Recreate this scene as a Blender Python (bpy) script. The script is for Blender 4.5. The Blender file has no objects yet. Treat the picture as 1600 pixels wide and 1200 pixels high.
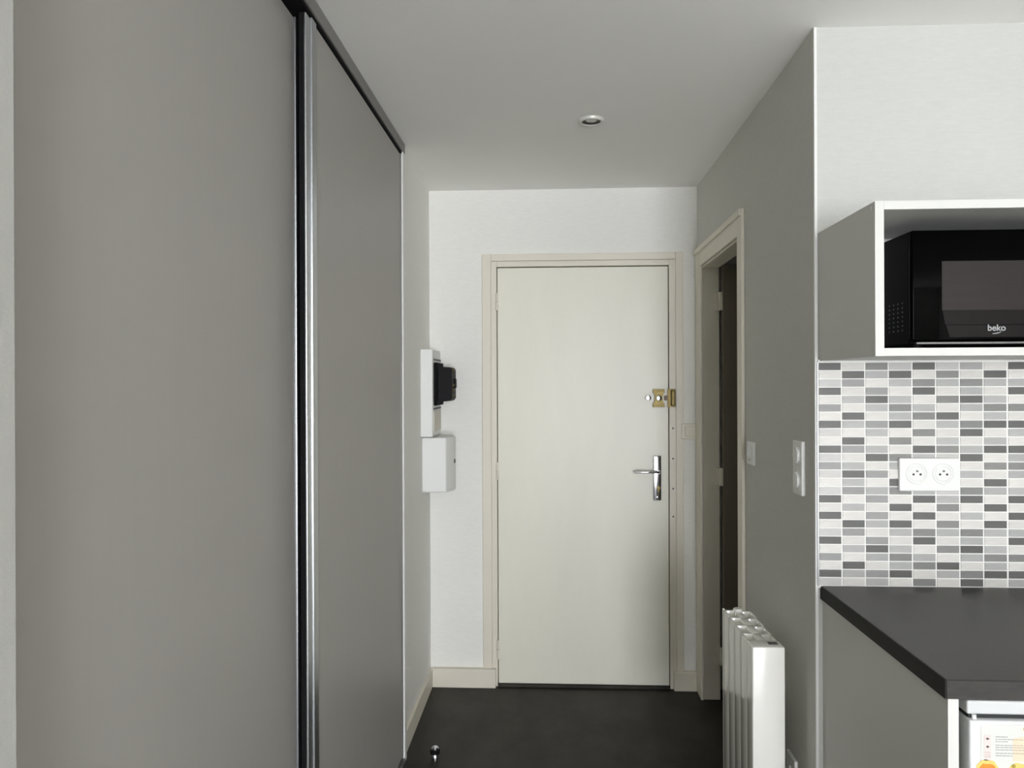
import bpy, bmesh, math, random
from mathutils import Vector, Matrix
random.seed(4)
S = bpy.context.scene
COL = S.collection
PI = math.pi

# ------------------------------------------------------------------ camera
CH = 1.4822
cd = bpy.data.cameras.new('camera'); cam = bpy.data.objects.new('camera', cd); COL.objects.link(cam)
cd.sensor_fit = 'HORIZONTAL'; cd.sensor_width = 36.0; cd.lens = 1213.41 / 1600 * 36.0
cd.clip_start = 0.05; cd.clip_end = 200
r_, u_, f_ = (Vector((0.998664, 0.051534, -0.003713)), Vector((0.003667, 0.001000, 0.999993)), Vector((-0.051537, 0.998671, -0.000810)))
m = Matrix((r_, u_, -f_)).transposed().to_4x4(); m.translation = (0, 0, CH)
cam.matrix_world = m
S.camera = cam

# ------------------------------------------------------------------ light: overcast daylight through the window behind the camera
WIN = dict(x0=0.32, x1=1.78, z0=0.02, z1=2.30, y=-5.6)
w = bpy.data.worlds.new('world'); S.world = w; w.use_nodes = True
bg = w.node_tree.nodes['Background']
bg.inputs['Color'].default_value = (1.0, 1.015, 1.09, 1); bg.inputs['Strength'].default_value = 9.0
ld = bpy.data.lights.new('window_portal', 'AREA'); ld.shape = 'RECTANGLE'
ld.size = WIN['x1'] - WIN['x0']; ld.size_y = WIN['z1'] - WIN['z0']; ld.cycles.is_portal = True
lo = bpy.data.objects.new('window_portal', ld); COL.objects.link(lo)
lo.location = ((WIN['x0'] + WIN['x1']) / 2, WIN['y'] - 0.12, (WIN['z0'] + WIN['z1']) / 2); lo.rotation_euler = (PI / 2, 0, 0)

S.view_settings.view_transform = 'Standard'; S.view_settings.look = 'None'
S.view_settings.gamma = 1.0; S.view_settings.use_curve_mapping = False
S.view_settings.exposure = 1.97
S.cycles.max_bounces = 14; S.cycles.diffuse_bounces = 8; S.cycles.glossy_bounces = 5
S.cycles.use_denoising = True; S.cycles.caustics_reflective = False; S.cycles.caustics_refractive = False
S.cycles.sample_clamp_indirect = 6.0

# ------------------------------------------------------------------ helpers
def lin(c):
    return tuple(((v / 255) / 12.92 if v / 255 <= 0.04045 else ((v / 255 + 0.055) / 1.055) ** 2.4) for v in c) + (1,)

def mat(name, rgb, rough=0.5, metal=0.0, spec=0.5, var=0.0, vscale=(8, 8, 8), bump=0.0, bscale=(200, 200, 200), coat=0.0, rvar=0.0, rgb2=None, detail=4, per_object=0.0):
    mt = bpy.data.materials.new(name); mt.use_nodes = True
    nt = mt.node_tree; N = nt.nodes; L = nt.links; b = N['Principled BSDF']
    b.inputs['Roughness'].default_value = rough; b.inputs['Metallic'].default_value = metal
    b.inputs['Specular IOR Level'].default_value = spec
    if coat: b.inputs['Coat Weight'].default_value = coat; b.inputs['Coat Roughness'].default_value = 0.06
    base = lin(rgb); b.inputs['Base Color'].default_value = base
    if var or bump or rgb2:
        tc = N.new('ShaderNodeTexCoord')
    if var or rgb2:
        mp = N.new('ShaderNodeMapping'); mp.inputs['Scale'].default_value = vscale
        nz = N.new('ShaderNodeTexNoise'); nz.inputs['Scale'].default_value = 1.0; nz.inputs['Detail'].default_value = detail; nz.inputs['Roughness'].default_value = 0.6
        rp = N.new('ShaderNodeValToRGB')
        rp.color_ramp.elements[0].position = 0.3; rp.color_ramp.elements[1].position = 0.7
        if rgb2: rp.color_ramp.elements[0].color = base; rp.color_ramp.elements[1].color = lin(rgb2)
        else:
            rp.color_ramp.elements[0].color = tuple(v * (1 - var) for v in base[:3]) + (1,)
            rp.color_ramp.elements[1].color = tuple(min(1, v * (1 + var)) for v in base[:3]) + (1,)
        L.new(tc.outputs['Object'], mp.inputs['Vector']); L.new(mp.outputs[0], nz.inputs['Vector']); L.new(nz.outputs['Fac'], rp.inputs['Fac'])
        out = rp.outputs['Color']
        if per_object:
            oi = N.new('ShaderNodeObjectInfo'); hs = N.new('ShaderNodeHueSaturation'); mr = N.new('ShaderNodeMapRange')
            mr.inputs['To Min'].default_value = 1 - per_object; mr.inputs['To Max'].default_value = 1 + per_object
            L.new(oi.outputs['Random'], mr.inputs['Value']); L.new(mr.outputs[0], hs.inputs['Value']); L.new(out, hs.inputs['Color'])
            out = hs.outputs['Color']
        L.new(out, b.inputs['Base Color'])
        if rvar:
            mr2 = N.new('ShaderNodeMapRange'); mr2.inputs['To Min'].default_value = rough - rvar; mr2.inputs['To Max'].default_value = rough + rvar
            L.new(nz.outputs['Fac'], mr2.inputs['Value']); L.new(mr2.outputs[0], b.inputs['Roughness'])
    if bump:
        mp2 = N.new('ShaderNodeMapping'); mp2.inputs['Scale'].default_value = bscale
        nz2 = N.new('ShaderNodeTexNoise'); nz2.inputs['Scale'].default_value = 1.0; nz2.inputs['Detail'].default_value = 3
        bp = N.new('ShaderNodeBump'); bp.inputs['Strength'].default_value = bump; bp.inputs['Distance'].default_value = 0.002
        L.new(tc.outputs['Object'], mp2.inputs['Vector']); L.new(mp2.outputs[0], nz2.inputs['Vector'])
        L.new(nz2.outputs['Fac'], bp.inputs['Height']); L.new(bp.outputs[0], b.inputs['Normal'])
    return mt

class B:
    """collects shapes into one bmesh"""
    def __init__(s): s.bm = bmesh.new()
    def box(s, x0, x1, y0, y1, z0, z1, bev=0.0, seg=2):
        r = bmesh.ops.create_cube(s.bm, size=1.0); vs = r['verts']
        for v in vs:
            v.co = Vector(((x0 + x1) / 2 + v.co.x * (x1 - x0), (y0 + y1) / 2 + v.co.y * (y1 - y0), (z0 + z1) / 2 + v.co.z * (z1 - z0)))
        if bev:
            es = list({e for v in vs for e in v.link_edges})
            bmesh.ops.bevel(s.bm, geom=es, offset=bev, segments=seg, profile=0.5, affect='EDGES')
        return s
    def cyl(s, c, axis, r, h, r2=None, n=32):
        """cylinder from point c along unit axis, length h"""
        a = Vector(axis).normalized(); q = a.to_track_quat('Z', 'Y').to_matrix().to_4x4()
        M = Matrix.Translation(Vector(c) + a * h / 2) @ q
        bmesh.ops.create_cone(s.bm, cap_ends=True, segments=n, radius1=r, radius2=r if r2 is None else r2, depth=h, matrix=M)
        return s
    def lathe(s, c, axis, prof, n=40):
        """profile [(r, d)] revolved about the axis through c; d measured along it"""
        a = Vector(axis).normalized(); q = a.to_track_quat('Z', 'Y').to_matrix()
        rings = []
        for r, d in prof:
            if r < 1e-6: rings.append([s.bm.verts.new(Vector(c) + q @ Vector((0, 0, d)))])
            else: rings.append([s.bm.verts.new(Vector(c) + q @ Vector((r * math.cos(2 * PI * k / n), r * math.sin(2 * PI * k / n), d))) for k in range(n)])
        for A, Bq in zip(rings, rings[1:]):
            for k in range(n):
                k2 = (k + 1) % n
                if len(A) == 1 and len(Bq) == 1: continue
                if len(A) == 1: s.bm.faces.new((A[0], Bq[k], Bq[k2]))
                elif len(Bq) == 1: s.bm.faces.new((A[k], Bq[0], A[k2]))
                else: s.bm.faces.new((A[k], Bq[k], Bq[k2], A[k2]))
        return s
    def prism(s, pts, y0, y1, axis='Y'):
        """polygon of (x, z) extruded in Y; axis 'X': polygon of (y, z) in X; axis 'Z': polygon of (x, y) in Z"""
        def P(p, t):
            return Vector((p[0], t, p[1])) if axis == 'Y' else (Vector((t, p[0], p[1])) if axis == 'X' else Vector((p[0], p[1], t)))
        a = [s.bm.verts.new(P(p, y0)) for p in pts]; b = [s.bm.verts.new(P(p, y1)) for p in pts]
        s.bm.faces.new(a); s.bm.faces.new(b[::-1]); n = len(pts)
        for i in range(n): s.bm.faces.new((a[i], b[i], b[(i + 1) % n], a[(i + 1) % n]))
        return s
    def torus(s, c, axis, R, r, n=40, k=10):
        a = Vector(axis).normalized(); q = a.to_track_quat('Z', 'Y').to_matrix(); g = []
        for i in range(n):
            t = 2 * PI * i / n
            g.append([s.bm.verts.new(Vector(c) + q @ Vector(((R + r * math.cos(2 * PI * j / k)) * math.cos(t), (R + r * math.cos(2 * PI * j / k)) * math.sin(t), r * math.sin(2 * PI * j / k)))) for j in range(k)])
        for i in range(n):
            for j in range(k):
                s.bm.faces.new((g[i][j], g[(i + 1) % n][j], g[(i + 1) % n][(j + 1) % k], g[i][(j + 1) % k]))
        return s
    def mesh(s, name, material, smooth=False):
        bmesh.ops.recalc_face_normals(s.bm, faces=s.bm.faces)
        me = bpy.data.meshes.new(name); s.bm.to_mesh(me); s.bm.free(); me.materials.append(material)
        if smooth:
            me.polygons.foreach_set('use_smooth', [True] * len(me.polygons)); me.set_sharp_from_angle(angle=math.radians(35))
        return me
    def obj(s, name, material, parent=None, smooth=False, label=None, **props):
        o = bpy.data.objects.new(name, s.mesh(name, material, smooth)); COL.objects.link(o)
        if parent: o.parent = parent; o.matrix_parent_inverse = parent.matrix_basis.inverted()
        if label: o['label'] = label
        for k, v in props.items(): o[k] = v
        return o

def thing(name, label, cat, loc, group=None):
    o = bpy.data.objects.new(name, None); COL.objects.link(o); o.location = loc; o.empty_display_size = 0.05
    o['label'] = label; o['category'] = cat
    if group: o['group'] = group
    return o
def struct_root(name, label, loc):
    o = bpy.data.objects.new(name, None); COL.objects.link(o); o.location = loc; o.empty_display_size = 0.05
    o['label'] = label; o['kind'] = 'structure'
    return o
def struct(name, b, material, label, smooth=False):
    return b.obj(name, material, None, smooth, label, kind='structure')

# ------------------------------------------------------------------ materials
M_wall = mat('wallpaper_white', (236, 236, 231), 0.7, spec=0.3, var=0.022, vscale=(28, 28, 150), detail=3, bump=0.4, bscale=(150, 150, 240))
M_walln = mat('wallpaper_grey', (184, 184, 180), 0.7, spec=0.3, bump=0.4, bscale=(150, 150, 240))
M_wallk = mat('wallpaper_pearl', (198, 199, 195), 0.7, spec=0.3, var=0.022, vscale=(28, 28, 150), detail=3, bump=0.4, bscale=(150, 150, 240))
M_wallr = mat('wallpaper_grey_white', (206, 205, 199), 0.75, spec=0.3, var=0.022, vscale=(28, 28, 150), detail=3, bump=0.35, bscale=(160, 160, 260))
M_ceil = mat('ceiling_paint', (248, 248, 245), 0.85, spec=0.2)
M_floor = mat('dark_vinyl_floor', (18, 17, 14), 0.5, spec=0.25, rgb2=(62, 58, 50), vscale=(6, 3.2, 4), detail=6, rvar=0.06)
M_cream = mat('cream_paint', (230, 228, 213), 0.40, spec=0.5, var=0.025, vscale=(5, 5, 1.2), bump=0.12, bscale=(90, 90, 12))
M_creamtrim = mat('cream_gloss_trim', (224, 219, 204), 0.42, spec=0.45, bump=0.1, bscale=(80, 80, 14))
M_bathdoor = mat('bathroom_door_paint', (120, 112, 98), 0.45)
M_ward = mat('greige_laminate', (164, 161, 156), 0.42, spec=0.35, var=0.01, vscale=(40, 40, 3))
M_alu = mat('brushed_aluminium', (190, 193, 195), 0.32, metal=1.0, var=0.04, vscale=(300, 300, 2))
M_alud = mat('dark_aluminium', (120, 120, 118), 0.42, metal=0.6)
M_black = mat('black_brush_seal', (10, 10, 11), 0.8, spec=0.2)
M_rail = mat('grey_rail', (128, 127, 124), 0.5)
M_white = mat('white_plastic', (230, 231, 228), 0.4, spec=0.5)
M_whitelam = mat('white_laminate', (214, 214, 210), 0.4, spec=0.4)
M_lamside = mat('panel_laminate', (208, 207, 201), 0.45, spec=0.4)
M_rad = mat('radiator_enamel', (240, 239, 232), 0.16, spec=0.55, coat=0.5)
M_slate = mat('slate_laminate', (42, 40, 38), 0.38, spec=0.38, rgb2=(64, 61, 58), vscale=(14, 22, 40), detail=6, rvar=0.06, bump=0.08, bscale=(120, 120, 120))
M_edge = mat('black_edge_strip', (42, 41, 38), 0.6, spec=.2)
M_grout = mat('white_grout', (240, 240, 236), 0.8)
M_chrome = mat('polished_chrome', (215, 216, 220), 0.1, metal=1.0)
M_brass = mat('aged_brass', (106, 94, 58), 0.42, metal=0.8, var=0.2, vscale=(60, 60, 60))
M_bolt = mat('dark_bolt_steel', (70, 58, 48), 0.4, metal=0.8)
M_blackp = mat('black_plastic', (10, 10, 12), 0.6, spec=.2)
M_mw = mat('microwave_black', (4, 4, 5), 0.45, spec=0.05)
M_glass = mat('microwave_gloss_glass', (2, 2, 2), 0.05, spec=0.03)
M_mwwin = mat('microwave_window_mesh', (46, 42, 41), 0.18, spec=0.16, var=0.06, vscale=(6, 6, 420), detail=1)
M_mwband = mat('microwave_reflection', (22, 19, 19), 0.2, spec=0.12)
M_mark = mat('light_grey_print', (160, 162, 164), 0.5)
M_hole = mat('dark_hole', (22, 22, 22), 0.6)
M_fridge = mat('fridge_white', (206, 208, 208), 0.3, spec=0.5)
M_gask = mat('grey_gasket', (95, 97, 97), 0.6)
M_gap = mat('gap_seal_shadow', (52, 54, 54), 0.7, spec=.2)
M_bulb = mat('frosted_bulb_glass', (225, 224, 215), 0.25)
M_ring = mat('satin_nickel_ring', (214, 214, 208), 0.35, metal=0.15)
M_can = mat('spot_inside', (82, 82, 76), 0.4)
M_board = mat('yellowed_board', (216, 211, 198), 0.5)

# ------------------------------------------------------------------ the room
CZ = 2.4288           # ceiling height
XR, YB, YK = 0.702, 3.794, 2.115
XL = -0.6006
BIGX, REAR = 2.95, -5.6
M_bounce = mat('pale_bounce_floor', (190, 188, 182), 0.5, spec=0.4, var=0.06, vscale=(2, 14, 2))
struct('floor_bounce', B().box(-1.4, 3.15, REAR - .2, -0.2, -0.1, 0), M_bounce, 'unseen living-area floor behind the camera, made pale grey-beige to bounce light upward')  # unseen floor, pale tone added to bounce light onto the ceiling
struct('floor', B().box(-1.4, 3.15, -0.2, 4.0, -0.1, 0), M_floor, 'dark charcoal vinyl floor with a faint cloudy mottle')
struct('ceiling', B().box(-1.4, 3.15, REAR - .2, 4.0, CZ, CZ + 0.1), M_ceil, 'plain matt white ceiling over the entrance passage')
# back wall with the opening for the entrance door
DX0, DX1, DZ = -0.2985, 0.5985, 2.080
b = B(); b.box(-1.4, DX0, YB, YB + .2, 0, CZ).box(DX1, 3.15, YB, YB + .2, 0, CZ).box(DX0, DX1, YB, YB + .2, DZ, CZ)
struct('wall_back', b, M_wall, 'white papered wall around the cream entrance door')
# left wall: past the wardrobe and before it
struct('wall_left', B().box(-0.75, XL, 3.05, YB, 0, CZ), M_wall, 'narrow white papered wall between wardrobe and entrance wall')
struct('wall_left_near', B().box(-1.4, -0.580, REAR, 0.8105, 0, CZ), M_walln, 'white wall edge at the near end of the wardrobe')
# right wall with bathroom opening
BY0, BY1, BZ = 2.930, 3.692, 2.032
b = B(); b.box(XR, XR + .08, YK, BY0, 0, CZ).box(XR, XR + .08, BY1, YB, 0, CZ).box(XR, XR + .08, BY0, BY1, BZ, CZ)
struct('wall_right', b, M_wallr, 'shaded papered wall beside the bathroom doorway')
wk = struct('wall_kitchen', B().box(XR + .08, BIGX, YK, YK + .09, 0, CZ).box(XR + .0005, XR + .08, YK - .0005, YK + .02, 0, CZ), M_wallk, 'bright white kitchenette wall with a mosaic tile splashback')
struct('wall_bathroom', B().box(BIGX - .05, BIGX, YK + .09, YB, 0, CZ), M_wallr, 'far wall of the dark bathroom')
struct('wall_side', B().box(BIGX, BIGX + .2, REAR, 4.0, 0, CZ), M_wall, 'right side wall of the room')
W = WIN
b = B(); b.box(-1.4, W['x0'], REAR - .2, REAR, 0, CZ).box(W['x1'], 3.15, REAR - .2, REAR, 0, CZ)
b.box(W['x0'], W['x1'], REAR - .2, REAR, 0, W['z0']).box(W['x0'], W['x1'], REAR - .2, REAR, W['z1'], CZ)
struct('wall_rear', b, M_wall, 'rear wall with the tall window behind the camera')
b = B(); t = .05
b.box(W['x0'], W['x0'] + t, REAR - .1, REAR - .04, W['z0'], W['z1']).box(W['x1'] - t, W['x1'], REAR - .1, REAR - .04, W['z0'], W['z1'])
b.box(W['x0'], W['x1'], REAR - .1, REAR - .04, W['z1'] - t, W['z1']).box(W['x0'], W['x1'], REAR - .1, REAR - .04, W['z0'], W['z0'] + t)
struct('window_1', b, M_white, 'tall white window frame behind the camera')

# wall-end trim after the wardrobe, corner bead, skirtings
struct('trim_1', B().box(-0.75, -0.5795, 3.012, 3.0495, 0, 2.398, .002), M_white, 'slim white upright strip closing the wardrobe end')
struct('trim_2', B().box(XR - .0015, XR + .006, YK - .0045, YK + .004, 0.0, CZ, .0008), M_white, 'thin white corner bead between passage and kitchenette')
b = B(); b.box(XL, XL + .013, 3.05, YB, 0, .088, .003)
struct('baseboard_left', b, M_creamtrim, 'cream skirting along the narrow left wall')
struct('baseboard_back', B().box(XL + .013, -0.279, YB - .032, YB, 0, .091, .003), M_creamtrim, 'cream skirting left of the entrance door')
struct('baseboard_back_right', B().box(0.581, XR - .013, YB - .032, YB, 0, .091, .003), M_creamtrim, 'short cream skirting right of the entrance door')
struct('baseboard_right', B().box(XR - .012, XR, YK + .02, 2.868, 0, .088, .003), M_creamtrim, 'cream skirting behind the radiator')

# ------------------------------------------------------------------ entrance door
D = struct_root('door_1', 'closed cream flush entrance door with brass lock and chrome lever', (0.147, YB, 0))
yf = YB - .014
for x0, x1 in ((-0.3412, -0.2965), (0.5967, 0.6315)):
    B().box(x0, x1, yf, YB, 0, 2.113, .003).obj('casing', M_creamtrim, D)
B().box(-0.2965, 0.5967, yf, YB, 2.079, 2.113, .003).obj('casing', M_creamtrim, D)
yj = YB - .004
B().box(-0.297, -0.2695, yj, YB + .12, 0, 2.079, .002).obj('door_frame', M_creamtrim, D)
B().box(0.5655, 0.597, yj, YB + .12, 0, 2.079, .002).obj('door_frame', M_creamtrim, D)
fr = B().box(-0.2695, 0.5655, yj, YB + .12, 2.0515, 2.079, .002).obj('door_frame', M_creamtrim, D)
B().box(-0.2695, 0.5655, YB + .034, YB + .12, 0, 2.0515).obj('rebate', M_hole, D)
leaf = B().box(-0.2660, 0.5615, yj + .001, YB + .033, 0.016, 2.0465, .0025).obj('door_leaf', M_cream, D)
B().box(-0.2695, 0.5655, yj - .01, YB + .034, 0, .0135, .002).obj('threshold', M_floor, D)
for z0, z1 in ((1.838, 1.924), (1.010, 1.098), (0.138, 0.228)):
    h = B().cyl((-0.2685, yj - .006, z0), (0, 0, 1), .0065, (z1 - z0) / 2 - .001).cyl((-0.2685, yj - .006, (z0 + z1) / 2 + .001), (0, 0, 1), .0065, (z1 - z0) / 2 - .001)
    h.obj('hinge', M_creamtrim, D, True)
for z in (1.262, 1.115, 0.97, 0.955 - .12):
    B().lathe((0.583, yj, z), (0, -1, 0), [(0, .002), (.003, .0018), (.0045, 0)], 14).obj('frame_screw', M_gask, D, True)
# brass rim lock : plate with hollowed sides, button, thumb turn, keeper
yl = yj - .0005
pts = [(.486, 1.365), (.541, 1.365)]
for k in range(9):
    a = -PI / 2 + PI * k / 8; pts.append((.541 - .009 * math.cos(a), 1.4085 + .025 * math.sin(a)))
pts += [(.541, 1.452), (.486, 1.452)]
for k in range(9):
    a = PI / 2 - PI * k / 8; pts.append((.486 + .009 * math.cos(a), 1.4085 + .025 * math.sin(a)))
lk = B().prism(pts, yl - .02, yl).obj('rim_lock', M_brass, D, label='brass rim lock')
B().lathe((.5135, yl - .02, 1.4085), (0, -1, 0), [(.014, 0), (.014, .005), (.011, .009), (0, .0105)], 28).obj('lock_button', M_chrome, lk, True)
B().box(.487, .540, yl - .022, yl - .0195, 1.440, 1.449, .001).box(.487, .540, yl - .022, yl - .0195, 1.368, 1.377, .001).obj('lock_rib', M_brass, lk)
B().lathe((.4635, yl, 1.410), (0, -1, 0), [(.011, 0), (.011, .006), (.007, .010), (.007, .016), (.0125, .020), (.0125, .027), (0, .029)], 24).obj('thumb_turn', M_chrome, D, True)
B().box(.541, .557, yl - .012, yl - .003, 1.398, 1.420, .001).obj('lock_bolt', M_bolt, D)
B().prism([(.556, 1.364), (.594, 1.364), (.594, 1.453), (.556, 1.453)], yj - .011, yj).box(.571, .592, yj - .024, yj - .010, 1.370, 1.447, .006, 3).obj('lock_keeper', M_brass, D, label='brass keeper')
# chrome handle
hp = B().box(.4865, .5255, yl - .010, yl, .914, 1.130, .004, 3).obj('handle_plate', M_chrome, D, True, label='long chrome backplate')
lv = B().cyl((.506, yl - .010, 1.0545), (0, -1, 0), .010, .036).box(.392, .516, yl - .056, yl - .040, 1.0495, 1.0605, .005, 3)
lv.obj('lever', M_chrome, hp, True)
B().lathe((.511, yl - .010, .975), (0, -1, 0), [(.009, 0), (.009, .006), (0, .0065)], 20).box(.508, .514, yl - .0155, yl - .009, .957, .975).obj('key_cylinder', M_brass, hp, True)
for z in (1.115, .929):
    B().lathe((.506, yl - .010, z), (0, -1, 0), [(.004, 0), (.004, .0015), (0, .002)], 14).obj('plate_screw', M_chrome, hp, True)

# ------------------------------------------------------------------ bathroom doorway, door standing open inside
D2 = struct_root('door_2', 'bathroom doorway with cream casing and dark door opened inward', (XR, 3.3, 0))
xc = XR - .013
B().box(xc, XR, 2.868, BY0 + .006, 0, 2.118, .003).obj('casing', M_creamtrim, D2)
B().box(xc, XR, BY1 - .03, YB - .016, 0, 2.118, .003).obj('casing', M_creamtrim, D2)
B().box(xc, XR, BY0 + .006, BY1 - .03, BZ - .006, 2.118, .003).box(xc - .008, XR - .012, 2.872, YB - .017, 2.092, 2.116, .003).obj('casing', M_creamtrim, D2)
B().box(XR, XR + .078, BY1 - .022, BY1, 0, BZ, .002).obj('jamb', M_creamtrim, D2)
B().box(XR, XR + .078, BY0, BY0 + .012, 0, BZ, .002).obj('jamb', M_creamtrim, D2)
B().box(XR, XR + .078, BY0 + .012, BY1 - .022, BZ - .014, BZ, .002).obj('jamb', M_creamtrim, D2)
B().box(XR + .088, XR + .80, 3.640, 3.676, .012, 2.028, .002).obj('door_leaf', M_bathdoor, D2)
for z0, z1 in ((1.818, 1.902), (1.003, 1.086), (0.168, 0.250)):
    zm = (z0 + z1) / 2
    B().cyl((XR + .079, 3.655, z0), (0, 0, 1), .007, zm - z0 - .001).cyl((XR + .079, 3.655, zm + .001), (0, 0, 1), .007, z1 - zm - .001).box(XR + .08, XR + .094, 3.642, 3.650, z0, z1).box(XR + .06, XR + .079, 3.655, 3.672, z0, z1).obj('hinge', M_creamtrim, D2, True)

# ------------------------------------------------------------------ sliding wardrobe on the left
Wd = thing('sliding_wardrobe', 'floor-to-ceiling wardrobe with two greige sliding panels along the left', 'wardrobe', (-0.75, 1.9, 0))
XF = -0.588
Y0, Y1 = 0.8115, 3.0115
B().box(-1.30, -1.28, Y0, Y1, 0.01, 2.42).box(-1.28, -0.70, Y0, Y0 + .018, .01, 2.42).box(-1.28, -0.70, Y1 - .018, Y1, .01, 2.42).box(-1.28, -0.70, Y0, Y1, 2.395, 2.415).obj('carcass', M_lamside, Wd)
# rear-track panel
p1 = B().box(-0.640, -0.625, Y0 + .004, 1.862, .03, 2.374).obj('sliding_panel', M_ward, Wd, label='rear sliding panel, nearer the camera')
B().box(-0.640, -0.6205, 1.862, 1.880, .025, 2.378, .002).obj('stile', M_alu, p1)
B().box(-0.640, -0.622, 1.880, 1.97, .03, 2.374).obj('seal_gap_strip', M_black, p1)  # black strip put in for the dark shade of the gap beyond
# front-track panel
p2 = B().box(-0.603, XF, 1.905, Y1 - .022, .03, 2.376).obj('sliding_panel', M_ward, Wd, label='front sliding panel, nearer the entrance')
q = B().box(-0.606, -0.582, 1.868, 1.905, .025, 2.378, .002).box(-0.591, -0.5855, 1.832, 1.869, .025, 2.374, .002)
q.obj('stile', M_alu, p2)
B().box(-0.6035, -0.591, 1.834, 1.867, .03, 2.374).obj('seal_gap_strip', M_black, p2)
B().box(-0.604, -0.5845, Y1 - .022, Y1 - .008, .025, 2.378, .002).obj('stile', M_alud, p2)
B().box(-0.68, -0.584, Y0, Y1, 2.382, 2.4275).obj('top_track', M_black, Wd)
B().box(-0.584, -0.578, Y0, Y1 + .038, 2.390, 2.4280, .001).obj('top_fascia', M_rail, Wd)
B().box(-0.66, -0.578, Y0, Y1, 0.0, .018, .002).obj('bottom_rail', M_alud, Wd)

# ------------------------------------------------------------------ electrical board, breaker, cover box on the left wall
E1 = thing('electrical_board', 'white upright electrical board holding a black breaker on the left wall', 'electrical board', (XL, 3.64, 1.238))
xb = XL + .056
b = B().box(XL, xb, 3.520, 3.776, 1.238, 1.640, .004)
b.obj('board_box', M_white, E1)
B().box(xb - .001, xb + .0035, 3.545, 3.765, 1.262, 1.355, .001).obj('blank_cover', M_board, E1)
for z0 in (1.590, 1.362): B().box(xb - .001, xb + .003, 3.545, 3.765, z0, z0 + .008).obj('cover_slot', M_gask, E1)
bk = B().box(xb - .001, xb + .016, 3.556, 3.762, 1.381, 1.580, .003).obj('breaker_base', M_black, E1)
br = B().prism([(xb + .014, 1.396), (xb + .072, 1.402), (xb + .080, 1.412), (xb + .080, 1.548), (xb + .072, 1.558), (xb + .014, 1.562)], 3.585, 3.735).obj('breaker_body', M_blackp, E1)
for z in (1.545, 1.475, 1.453, 1.428):
    B().cyl((xb + .079, 3.610, z), (1, 0, 0), .006, .010, n=16).obj('terminal_screw', M_brass, br, True)
B().box(xb + .079, xb + .090, 3.65, 3.69, 1.462, 1.505, .003).obj('breaker_toggle', M_blackp, br)
E2 = thing('meter_cover', 'white box with bowed front and small lock below the electrical board', 'wall box', (XL, 3.66, .981))
prof = [(XL, 3.550)] + [(XL + .112 + .030 * math.sin(PI * k / 12), 3.552 + .214 * k / 12) for k in range(13)] + [(XL, 3.768)]
b = B().prism(prof, .981, 1.234, 'Z')
o = b.obj('cover_shell', M_white, E2, True)
bv = o.modifiers.new('bevel', 'BEVEL'); bv.width = .006; bv.segments = 3; bv.limit_method = 'ANGLE'; bv.angle_limit = math.radians(50)
B().lathe((XL + .1385, 3.640, 1.118), (1, -.12, 0), [(.011, 0), (.011, .004), (.008, .005), (0, .005)], 24).obj('lock_rim', M_gask, E2, True)
B().box(XL + .142, XL + .1445, 3.6385, 3.6415, 1.113, 1.123).obj('key_slot', M_hole, E2)

# ------------------------------------------------------------------ switches
def round_unit_x(b_parent, y, z, r=.0235):
    """round rocker on a plate that faces -X"""
    x = XR - .0105
    B().torus((x, y, z), (-1, 0, 0), r + .003, .0022, 32, 8).obj('rocker_rim', M_white, b_parent, True)
    B().lathe((x + .002, y, z), (-1, 0, 0), [(r, 0), (r, .0055), (r - .002, .0078), (r - .006, .0088), (0, .0088)], 32).obj('rocker', M_white, b_parent, True)
s = thing('light_switch', 'single square white switch beside the bathroom casing', 'switch', (XR, 2.762, 1.234))
B().box(XR - .011, XR, 2.722, 2.802, 1.194, 1.275, .003).obj('plate', M_white, s)
round_unit_x(s, 2.762, 1.2345)
B().torus((XR - .0172, 2.762, 1.2345), (-1, 0, 0), .010, .0016, 24, 6).obj('dial_ring', M_white, s, True)
s = thing('light_switch', 'tall two-gang white switch near the kitchenette corner', 'switch', (XR, 2.235, 1.24))
B().box(XR - .011, XR, 2.195, 2.275, 1.165, 1.317, .003).obj('plate', M_white, s)
round_unit_x(s, 2.235, 1.276); round_unit_x(s, 2.235, 1.206)
s = thing('light_switch', 'small cream square switch between entrance door casing and corner', 'switch', (.661, YB, 1.248))
B().box(.6205, XR - .0005, YB - .019, YB, 1.2115, 1.2855, .003).obj('plate', M_creamtrim, s)
B().box(.637, .688, YB - .024, YB - .018, 1.224, 1.273, .003).obj('rocker', M_creamtrim, s)

# ------------------------------------------------------------------ ceiling spotlight, door stop, cable outlet
s = thing('ceiling_spotlight', 'round recessed ceiling spotlight with a pale metal ring, switched off', 'ceiling light', (.1445, 2.803, CZ))
B().lathe((.1445, 2.803, CZ), (0, 0, -1), [(.046, 0), (.046, .005), (.043, .010), (.037, .0105), (.034, .008), (.033, .001)], 48).obj('trim_ring', M_ring, s, True)
B().lathe((.1445, 2.803, CZ - .0003), (0, 0, -1), [(.0335, .007), (.029, .002), (.024, .0004), (0, .0004)], 40).obj('reflector', M_can, s, True)
B().lathe((.1445, 2.803, CZ - .0005), (0, 0, -1), [(.020, 0), (.020, .003), (.016, .0055), (0, .0065)], 32).obj('bulb', M_bulb, s, True)
s = thing('door_stop', 'small chrome door stop with a black ring on the dark floor', 'door stop', (-.466, 3.04, 0))
B().lathe((-.466, 3.04, 0), (0, 0, 1), [(0, 0), (.0145, 0), (.0145, .016), (.012, .02), (.012, .03)], 32).obj('stem', M_chrome, s, True)
B().lathe((-.466, 3.04, .024), (0, 0, 1), [(.012, 0), (.0185, .002), (.0195, .009), (.0185, .016), (.012, .018)], 32).obj('rubber_ring', M_black, s, True)
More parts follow.
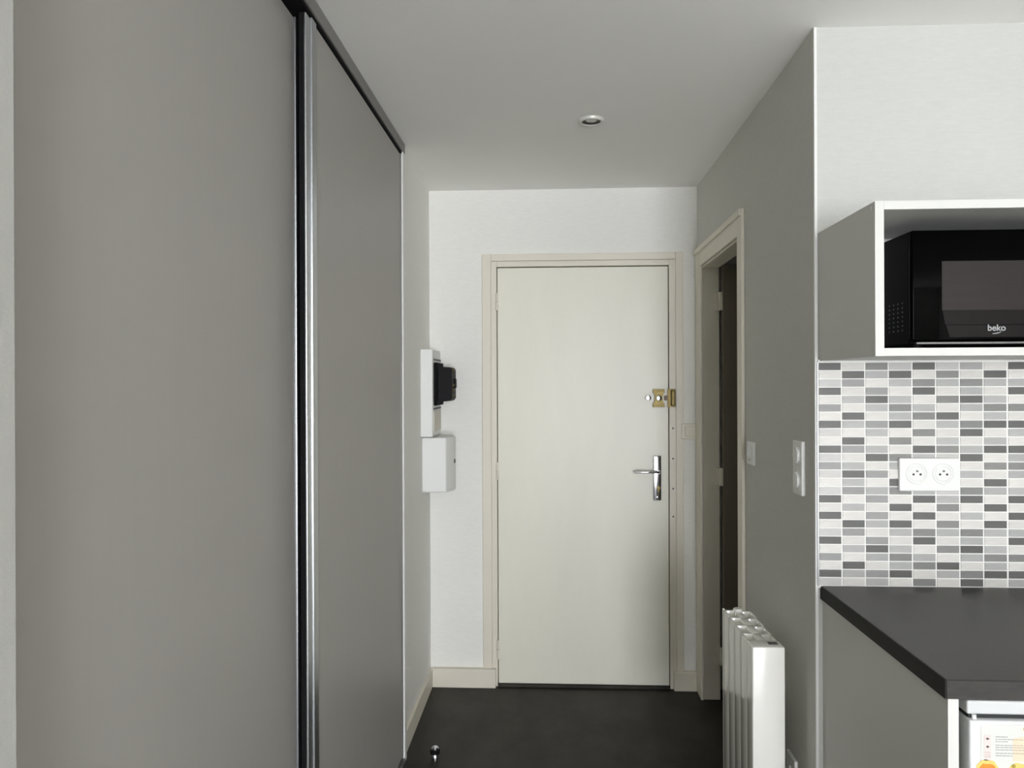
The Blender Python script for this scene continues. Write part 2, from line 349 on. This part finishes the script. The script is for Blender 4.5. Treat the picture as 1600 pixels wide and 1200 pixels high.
B().lathe((-.466, 3.04, .040), (0, 0, 1), [(.0155, 0), (.0155, .006), (.0115, .011), (0, .0125)], 32).obj('cap', M_chrome, s, True)
s = thing('cable_outlet', 'small white cable outlet plate low on the shaded wall beside the radiator', 'outlet', (XR, 2.31, .35))
B().box(XR - .010, XR, 2.27, 2.35, .312, .392, .003).obj('plate', M_white, s)
B().cyl((XR - .010, 2.31, .352), (-1, 0, 0), .008, .004, n=20).obj('gland', M_white, s, True)

# ------------------------------------------------------------------ radiator
RX0, RX1, RY0, RY1, RZ0, RZ1 = .556, .646, 2.20, 2.575, .16, .743
Rd = thing('radiator', 'white finned electric radiator standing off the shaded wall', 'radiator', ((RX0 + RX1) / 2, 2.39, RZ0))
# closing end box with controls
B().box(RX0, RX1, RY0, RY0 + .062, RZ0, RZ1, .004, 3).obj('end_cover', M_rad, Rd, True)
B().box(RX1 - .038, RX1 - .012, RY0 + .022, RY0 + .044, RZ1 - .001, RZ1 + .0015, .001).obj('control_pad', M_gask, Rd)
n = 4; pit = (RY1 - RY0 - .064) / n
def element():
    e = B(); zt = RZ1 - .003; y1 = pit - .0025
    e.box(RX0, RX0 + .006, 0, y1, RZ0, zt, .002)                     # front plate
    e.box(RX1 - .006, RX1, 0, y1, RZ0, zt - .004, .002)             # back plate
    e.box(RX0 + .034, RX1 - .032, 0, pit - .0005, RZ0, zt - .002, .003)   # core tube
    for x0, x1, dz in ((RX0 + .005, RX0 + .036, 0), (RX1 - .034, RX1 - .005, .003)):   # webs between the plates and the core
        e.box(x0, x1, y1 - .010, y1, RZ0 + .01, zt - .001 - dz, .0015)
        e.box(x0, x1, 0, y1, RZ0 + .01, zt - .06)
    return e
el = element().mesh('element', M_rad, True)
for k in range(n):
    o = bpy.data.objects.new('element', el); COL.objects.link(o); o.parent = Rd; o.matrix_parent_inverse = Matrix.Translation(-Rd.location)
    o.location = (0, RY0 + .0635 + k * pit, 0)
B().box(RX0, RX0 + .006, RY1 - .002, RY1 + .008, RZ0, RZ1 - .002, .001).cyl(((RX0 + RX1) / 2, RY1 - .012, RZ1 - .006), (0, 0, 1),   .017, .010, .013).obj('end_plug', M_rad, Rd, True)
for y0, z0 in ((2.41, .56), (2.52, .56), (2.41, .25), (2.52, .25)): B().box(RX1 - .002, XR, y0, y0 + .03, z0, z0 + .04).obj('wall_bracket', M_rad, Rd)

# ------------------------------------------------------------------ mosaic splashback on the kitchen wall
TX, TZ0, TZ1 = XR + .0055, .9405, 1.5350
B().box(TX, 1.98, YK - .0065, YK + .001, TZ0 - .006, TZ1 + .0015).obj('grout_bed', M_grout, wk, label='white grout between the mosaic pieces')
B().box(XR + .0045, 1.98, YK - .011, YK, TZ1 + .0015, TZ1 + .0075, .001).obj('tile_edge_trim', M_white, wk)
B().box(XR + .0022, TX, YK - .010, YK, TZ0, TZ1 + .0015, .0008).obj('tile_edge_trim', M_alu, wk)
PAT = ['DWGlDlLWD', 'WDLDWGWDW', 'lgWLGLGLL', 'DWgWDWLWD', 'WLDLWGDLW', 'gWLGLWLGG', 'WDWLGDWLW', 'DLgDWLGDD', 'lWLWGWDWL',
       'WDWGWLWLW', 'DgLWDGLDD', 'lWDGLlDWL', 'gLWLWDWGG', 'lDgWDLLWL', 'WLWDLWWDW', 'lgLGLlGLL', 'DWgWDLDWD', 'WLWDWGWDW',
       'DWgWDWLWD', 'WDLDWGWDW', 'lgWLGLGLL', 'DWgWDWLWD', 'WLDLWGDLW', 'gWLGLWLGG', 'WDWLGDWLW', 'DLgDWLGDD', 'lWLWGWDWL']
TCOL = dict(D=(104, 104, 101), G=(142, 142, 139), g=(160, 160, 158), L=(186, 186, 184), l=(208, 207, 204), W=(229, 227, 221))
PX, PZ = .0610, (TZ1 - TZ0) / 27
tme = {}
for k, c in TCOL.items():
    c = tuple(v * .925 for v in c)
    mt = mat('mosaic_' + {'D': 'charcoal', 'G': 'grey', 'g': 'mid_grey', 'L': 'pale_grey', 'l': 'off_white_grey', 'W': 'cream'}[k], c, .4, spec=.4, var=.06, vscale=(30, 30, 260), detail=2, per_object=.05)
    tme[k] = B().box(-.0285, .0285, -.0012, .0012, -PZ / 2 + .0014, PZ / 2 - .0014, .0005, 1).mesh('mosaic_tile', mt)
extra = {k: [] for k in TCOL}
for r in range(27):
    for c in range(21):
        k = PAT[r][c % 8] if c > 8 else PAT[r][c]
        x = TX + .0305 + c * PX + (.0012 if c >= 8 else 0) + (.0012 if c >= 16 else 0); z = TZ1 - PZ * (r + .5)
        if c < 10:
            o = bpy.data.objects.new('mosaic_tile', tme[k]); COL.objects.link(o); o.parent = wk; o.location = (x, YK - .0072, z)
        else: extra[k].append((x, z))
for k, L_ in extra.items():
    bb = B()
    for x, z in L_: bb.box(x - .0285, x + .0285, YK - .0084, YK - .0060, z - PZ / 2 + .0014, z + PZ / 2 - .0014)
    bb.obj('mosaic_field', tme[k].materials[0], wk, kind='stuff')

# double socket
s = thing('double_socket', 'white double wall socket on the mosaic splashback', 'socket', (.9915, YK, 1.237))
yp = YK - .018
B().box(.914, 1.069, yp, YK - .0062, 1.194, 1.281, .003).obj('plate', M_white, s)
for px in (.9585, 1.0265):
    wl = B().torus((px, yp + .0004, 1.2405), (0, -1, 0), .0262, .0022, 44, 8).lathe((px, yp + .0008, 1.2405), (0, -1, 0), [(.0215, 0), (.0215, .0022), (.0195, .0028), (.0185, .0016), (0, .0012)], 40).obj('socket_well', M_white, s, True)
    B().cyl((px, yp - .0004, 1.2475), (0, -1, 0), .0024, .004, n=14).obj('earth_pin', M_gask, wl, True)
    for dx in (-.009, .009):
        B().cyl((px + dx, yp + .0002, 1.2385), (0, -1, 0), .0029, .0018, n=14).obj('pin_hole', M_hole, wl, True)

# ------------------------------------------------------------------ upper open cabinet + microwave
UX0, UX1, UY, UZ0, UZ1, T = .7105, 1.312, 1.747, 1.5392, 1.8805, .0192
U = thing('wall_cabinet', 'open white wall cabinet around the microwave', 'cabinet', ((UX0 + UX1) / 2, (UY + YK) / 2, UZ0))
for x in (UX0, UX1 - T):
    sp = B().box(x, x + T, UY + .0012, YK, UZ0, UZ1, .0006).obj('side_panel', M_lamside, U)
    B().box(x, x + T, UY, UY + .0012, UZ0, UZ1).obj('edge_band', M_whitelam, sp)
B().box(UX0 + T, UX1 - T, UY, YK, UZ1 - T, UZ1, .0006).obj('top_panel', M_whitelam, U)
B().box(UX0 + T, UX1 - T, UY, YK, UZ0, UZ0 + T * .92, .0006).obj('bottom_panel', M_whitelam, U)
B().box(UX0 + T, UX1 - T, YK - .006, YK, UZ0 + T, UZ1 - T).obj('back_panel', M_whitelam, U)
for z in (UZ1 - .012, UZ0 + .010):
    B().lathe((UX0, UY + .022, z), (-1, 0, 0), [(0, .0008), (.004, .0006), (.0045, 0)], 14).obj('screw_cap', M_lamside, U, True)
zs = UZ0 + T * .92
MX0, MX1, MY, MZ0, MZ1 = .811, 1.263, 1.800, zs + .0068, 1.8250
MW = thing('microwave', 'black glossy microwave oven inside the white wall cabinet', 'microwave', ((MX0 + MX1) / 2, 1.95, zs))
B().box(MX0 + .002, MX1 - .002, MY + .014, YK - .03, MZ0 + .004, MZ1, .003).obj('case', M_mw, MW)
for x in (MX0 + .03, MX1 - .03):
    for y in (MY + .04, YK - .07):
        B().cyl((x, y, zs), (0, 0, 1), .012, .018, n=20).obj('foot', M_blackp, MW, True)
XD = MX0 + .345
dr = B().box(MX0, XD - .001, MY - .004, MY + .013, MZ0 + .010, MZ1 - .001, .004, 3).obj('door', M_glass, MW, True)
B().box(.877, 1.117, MY - .0048, MY - .0036, 1.643, 1.7535).obj('window', M_mwwin, dr)
B().prism([(.8785, 1.6425), (1.117, 1.6425), (1.117, 1.6105), (.884, 1.6105)], MY - .0046, MY - .0036).obj('reflection_band', M_mwband, dr)  # furniture reflection painted on the door glass as slanted bands
B().prism([(.886, 1.6095), (1.117, 1.6095), (1.117, 1.582), (.894, 1.582)], MY - .0045, MY - .0036).obj('reflection_band', M_mwband, dr)
B().box(MX0 + .012, MX1 - .004, MY - .001, MY + .014, MZ0 + .0035, MZ0 + .0085, .001).obj('bottom_strip', M_alud, MW)
cp = B().box(XD, MX1, MY - .004, MY + .013, MZ0 + .010, MZ1 - .001, .003).obj('control_panel', M_glass, MW)
for z in (1.755, 1.665):
    B().lathe((XD + .053, MY - .004, z), (0, -1, 0), [(.024, 0), (.024, .012), (.021, .016), (0, .0165)], 32).obj('dial', M_mw, cp, True)
vb = B()
for r in range(7):
    for yy in (1.847, 1.870, 1.893, 1.916):
        vb.box(MX0 + .0012, MX0 + .0030, yy - .0025, yy + .0025, 1.600 + r * .0105, 1.6035 + r * .0105)
vb.obj('side_vents', M_gask, MW)
# maker's lettering
tc = bpy.data.curves.new('lettering', 'FONT'); tc.body = 'beko'; tc.size = .020; tc.align_x = 'CENTER'; tc.extrude = .0002; tc.offset = .0003
to = bpy.data.objects.new('lettering_curve', tc); COL.objects.link(to)
dg = bpy.context.evaluated_depsgraph_get()
me = bpy.data.meshes.new_from_object(to.evaluated_get(dg)); bpy.data.objects.remove(to)
me.materials.clear(); me.materials.append(M_mark)
lt = bpy.data.objects.new('lettering', me); COL.objects.link(lt); lt.parent = dr
lt.rotation_euler = (PI / 2, 0, 0); lt.location = (.996, MY - .0049, 1.5965)
B().prism([(.987, 1.5905), (.993, 1.5912), (1.000, 1.5925), (1.008, 1.5945), (1.000, 1.5905), (.993, 1.5893), (.987, 1.5893)], MY - .0052, MY - .0044).obj('swoosh', M_mark, dr)

# ------------------------------------------------------------------ worktop, base panels, fridge
ZW = .9395; ZB = ZW - .036
wt = B().box(.7143, 1.98, 1.4525, YK - .0005, ZB, ZW, .0022, 1).obj('worktop', M_slate, None, False, 'dark slate laminate kitchen worktop', category='worktop')
B().box(.7133, .7143, 1.4535, YK - .0005, ZB + .0005, ZW - .0005).obj('end_edge', M_edge, wt, label='black edge strip')
PB = thing('base_cabinet', 'white base cabinet with a plain end panel under the dark worktop', 'cabinet', (.73, 1.8, 0))
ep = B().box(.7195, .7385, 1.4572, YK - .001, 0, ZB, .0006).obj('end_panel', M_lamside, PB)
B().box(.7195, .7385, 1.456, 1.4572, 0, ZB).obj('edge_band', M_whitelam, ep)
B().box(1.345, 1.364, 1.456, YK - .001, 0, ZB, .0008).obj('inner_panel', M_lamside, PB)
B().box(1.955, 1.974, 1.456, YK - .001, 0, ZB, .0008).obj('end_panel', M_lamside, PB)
B().box(1.364, 1.955, 1.50, YK - .001, .1, .12).box(1.364, 1.955, YK - .02, YK - .001, .12, ZB).box(1.364, 1.955, 1.53, 1.545, 0, .1).obj('carcass', M_lamside, PB)
for x0, x1 in ((1.366, 1.658), (1.661, 1.953)):
    dd = B().box(x0, x1, 1.456, 1.474, .11, ZB - .005, .001).obj('door', M_whitelam, PB)
    hx = x1 - .04 if x0 < 1.5 else x0 + .04
    B().cyl((hx, 1.440, .68), (0, 0, 1), .005, .13).cyl((hx, 1.457, .70), (0, -1, 0), .004, .017).cyl((hx, 1.457, .79), (0, -1, 0), .004, .017).obj('handle', M_chrome, dd, True)
FX0, FX1 = .7525, 1.30
F = thing('under_counter_fridge', 'white under-counter fridge with a printed leaflet on its door', 'fridge', (1.02, 1.75, 0))
B().box(FX0 + .002, FX1 - .002, 1.50, YK - .05, .03, .862, .004).obj('body', M_fridge, F)
B().box(FX0, FX1, 1.4540, YK - .05, .8765, .9015, .004, 3).obj('top', M_fridge, F)
B().box(FX0 + .004, FX1 - .004, 1.458, YK - .06, .860, .878).obj('top_gap', M_gap, F)  # gasket strip with the shadow of the gap put into its dark colour
dr = B().box(FX0, FX1, 1.446, 1.492, .06, .8690, .0035, 3).obj('door', M_fridge, F, True)
B().box(FX0 + .008, FX1 - .008, 1.491, 1.501, .07, .855).obj('door_gasket', M_gask, F)
for y0 in (1.53, 1.95): B().box(FX0 + .02, FX1 - .02, y0, y0 + .07, 0, .035).obj('foot_rail', M_blackp, F)
B().cyl((FX0 + .012, 1.4545, .8685), (0, 0, 1), .004, .008, n=16).obj('hinge_pin', M_white, F, True)
# printed leaflet
yq = 1.4459
M_paper = mat('leaflet_paper', (213, 214, 209), .4)
M_pink = mat('leaflet_pink', (224, 206, 202), .5); M_peach = mat('leaflet_peach', (232, 206, 180), .5)
M_grey = mat('leaflet_grey_print', (158, 158, 153), .5); M_dark = mat('leaflet_dark_print', (110, 104, 104), .5)
M_or = mat('leaflet_orange', (226, 146, 44), .5, rgb2=(222, 130, 40), vscale=(60, 60, 60)); M_ye = mat('leaflet_yellow', (232, 196, 110), .5); M_ol = mat('leaflet_olive', (150, 135, 50), .5, rgb2=(205, 185, 90), vscale=(80, 80, 80))
lf = B().box(.772, 1.06, yq - .0006, yq + .0004, .48, .8625).obj('leaflet', M_paper, dr)
y0_, y1_ = yq - .0010, yq - .0005
B().box(.7775, .7895, y0_, y1_, .7975, .8430).obj('print_column', M_pink, lf)
B().prism([(.828, .797), (.862, .797), (.92, .832), (.92, .847), (.862, .844), (.828, .838)], y0_, y1_).obj('print_patch', M_peach, lf)
gl = B()
for z in (.8370, .8225):
    gl.lathe((.7835, y1_, z), (0, -1, 0), [(.0022, 0), (.0022, .0008), (0, .0008)], 10); gl.box(.7805, .7865, y0_ - .0003, y1_, z - .0005, z + .0005)
for z in (.8120, .8080, .8040): gl.box(.7780, .7890, y0_ - .0003, y1_, z, z + .0004)
gl.obj('print_symbols', M_dark, lf, kind='stuff')
tl = B(); rr = random.Random(2)
for z, l in ((0.8405, .020), (0.8360, .120), (0.8320, .018), (0.8255, .11), (0.8215, .10), (0.8170, .11), (0.8110, .10), (0.8065, .028)):
    x = .7975
    while x < .7975 + l:
        wd = rr.uniform(.003, .008); tl.box(x, x + wd, y0_ - .0002, y1_, z - .0006, z + .0006); x += wd + .0011
tl.obj('print_lines', M_grey, lf, kind='stuff')
def blob(cx, cz, rx, rz, n=18, j=.12):
    q = random.Random(int(cx * 1000)); return [(cx + rx * math.cos(2 * PI * k / n) * (1 + q.uniform(-j, j)), cz + rz * math.sin(2 * PI * k / n) * (1 + q.uniform(-j, j))) for k in range(n)]
B().prism(blob(.783, .774, .022, .024), y0_, y1_).obj('print_picture', M_ye, lf)
B().prism(blob(.784, .770, .017, .024), y0_ - .0003, y1_).obj('print_picture', M_or, lf)
B().prism(blob(.838, .780, .018, .014), y0_, y1_).obj('print_picture', M_ye, lf)
B().prism(blob(.8535, .8555, .0075, .006), y0_, y1_).obj('print_picture', M_ol, lf)
B().prism(blob(.829, .7885, .004, .0035), y0_ - .0003, y1_).obj('print_picture', M_ol, lf)
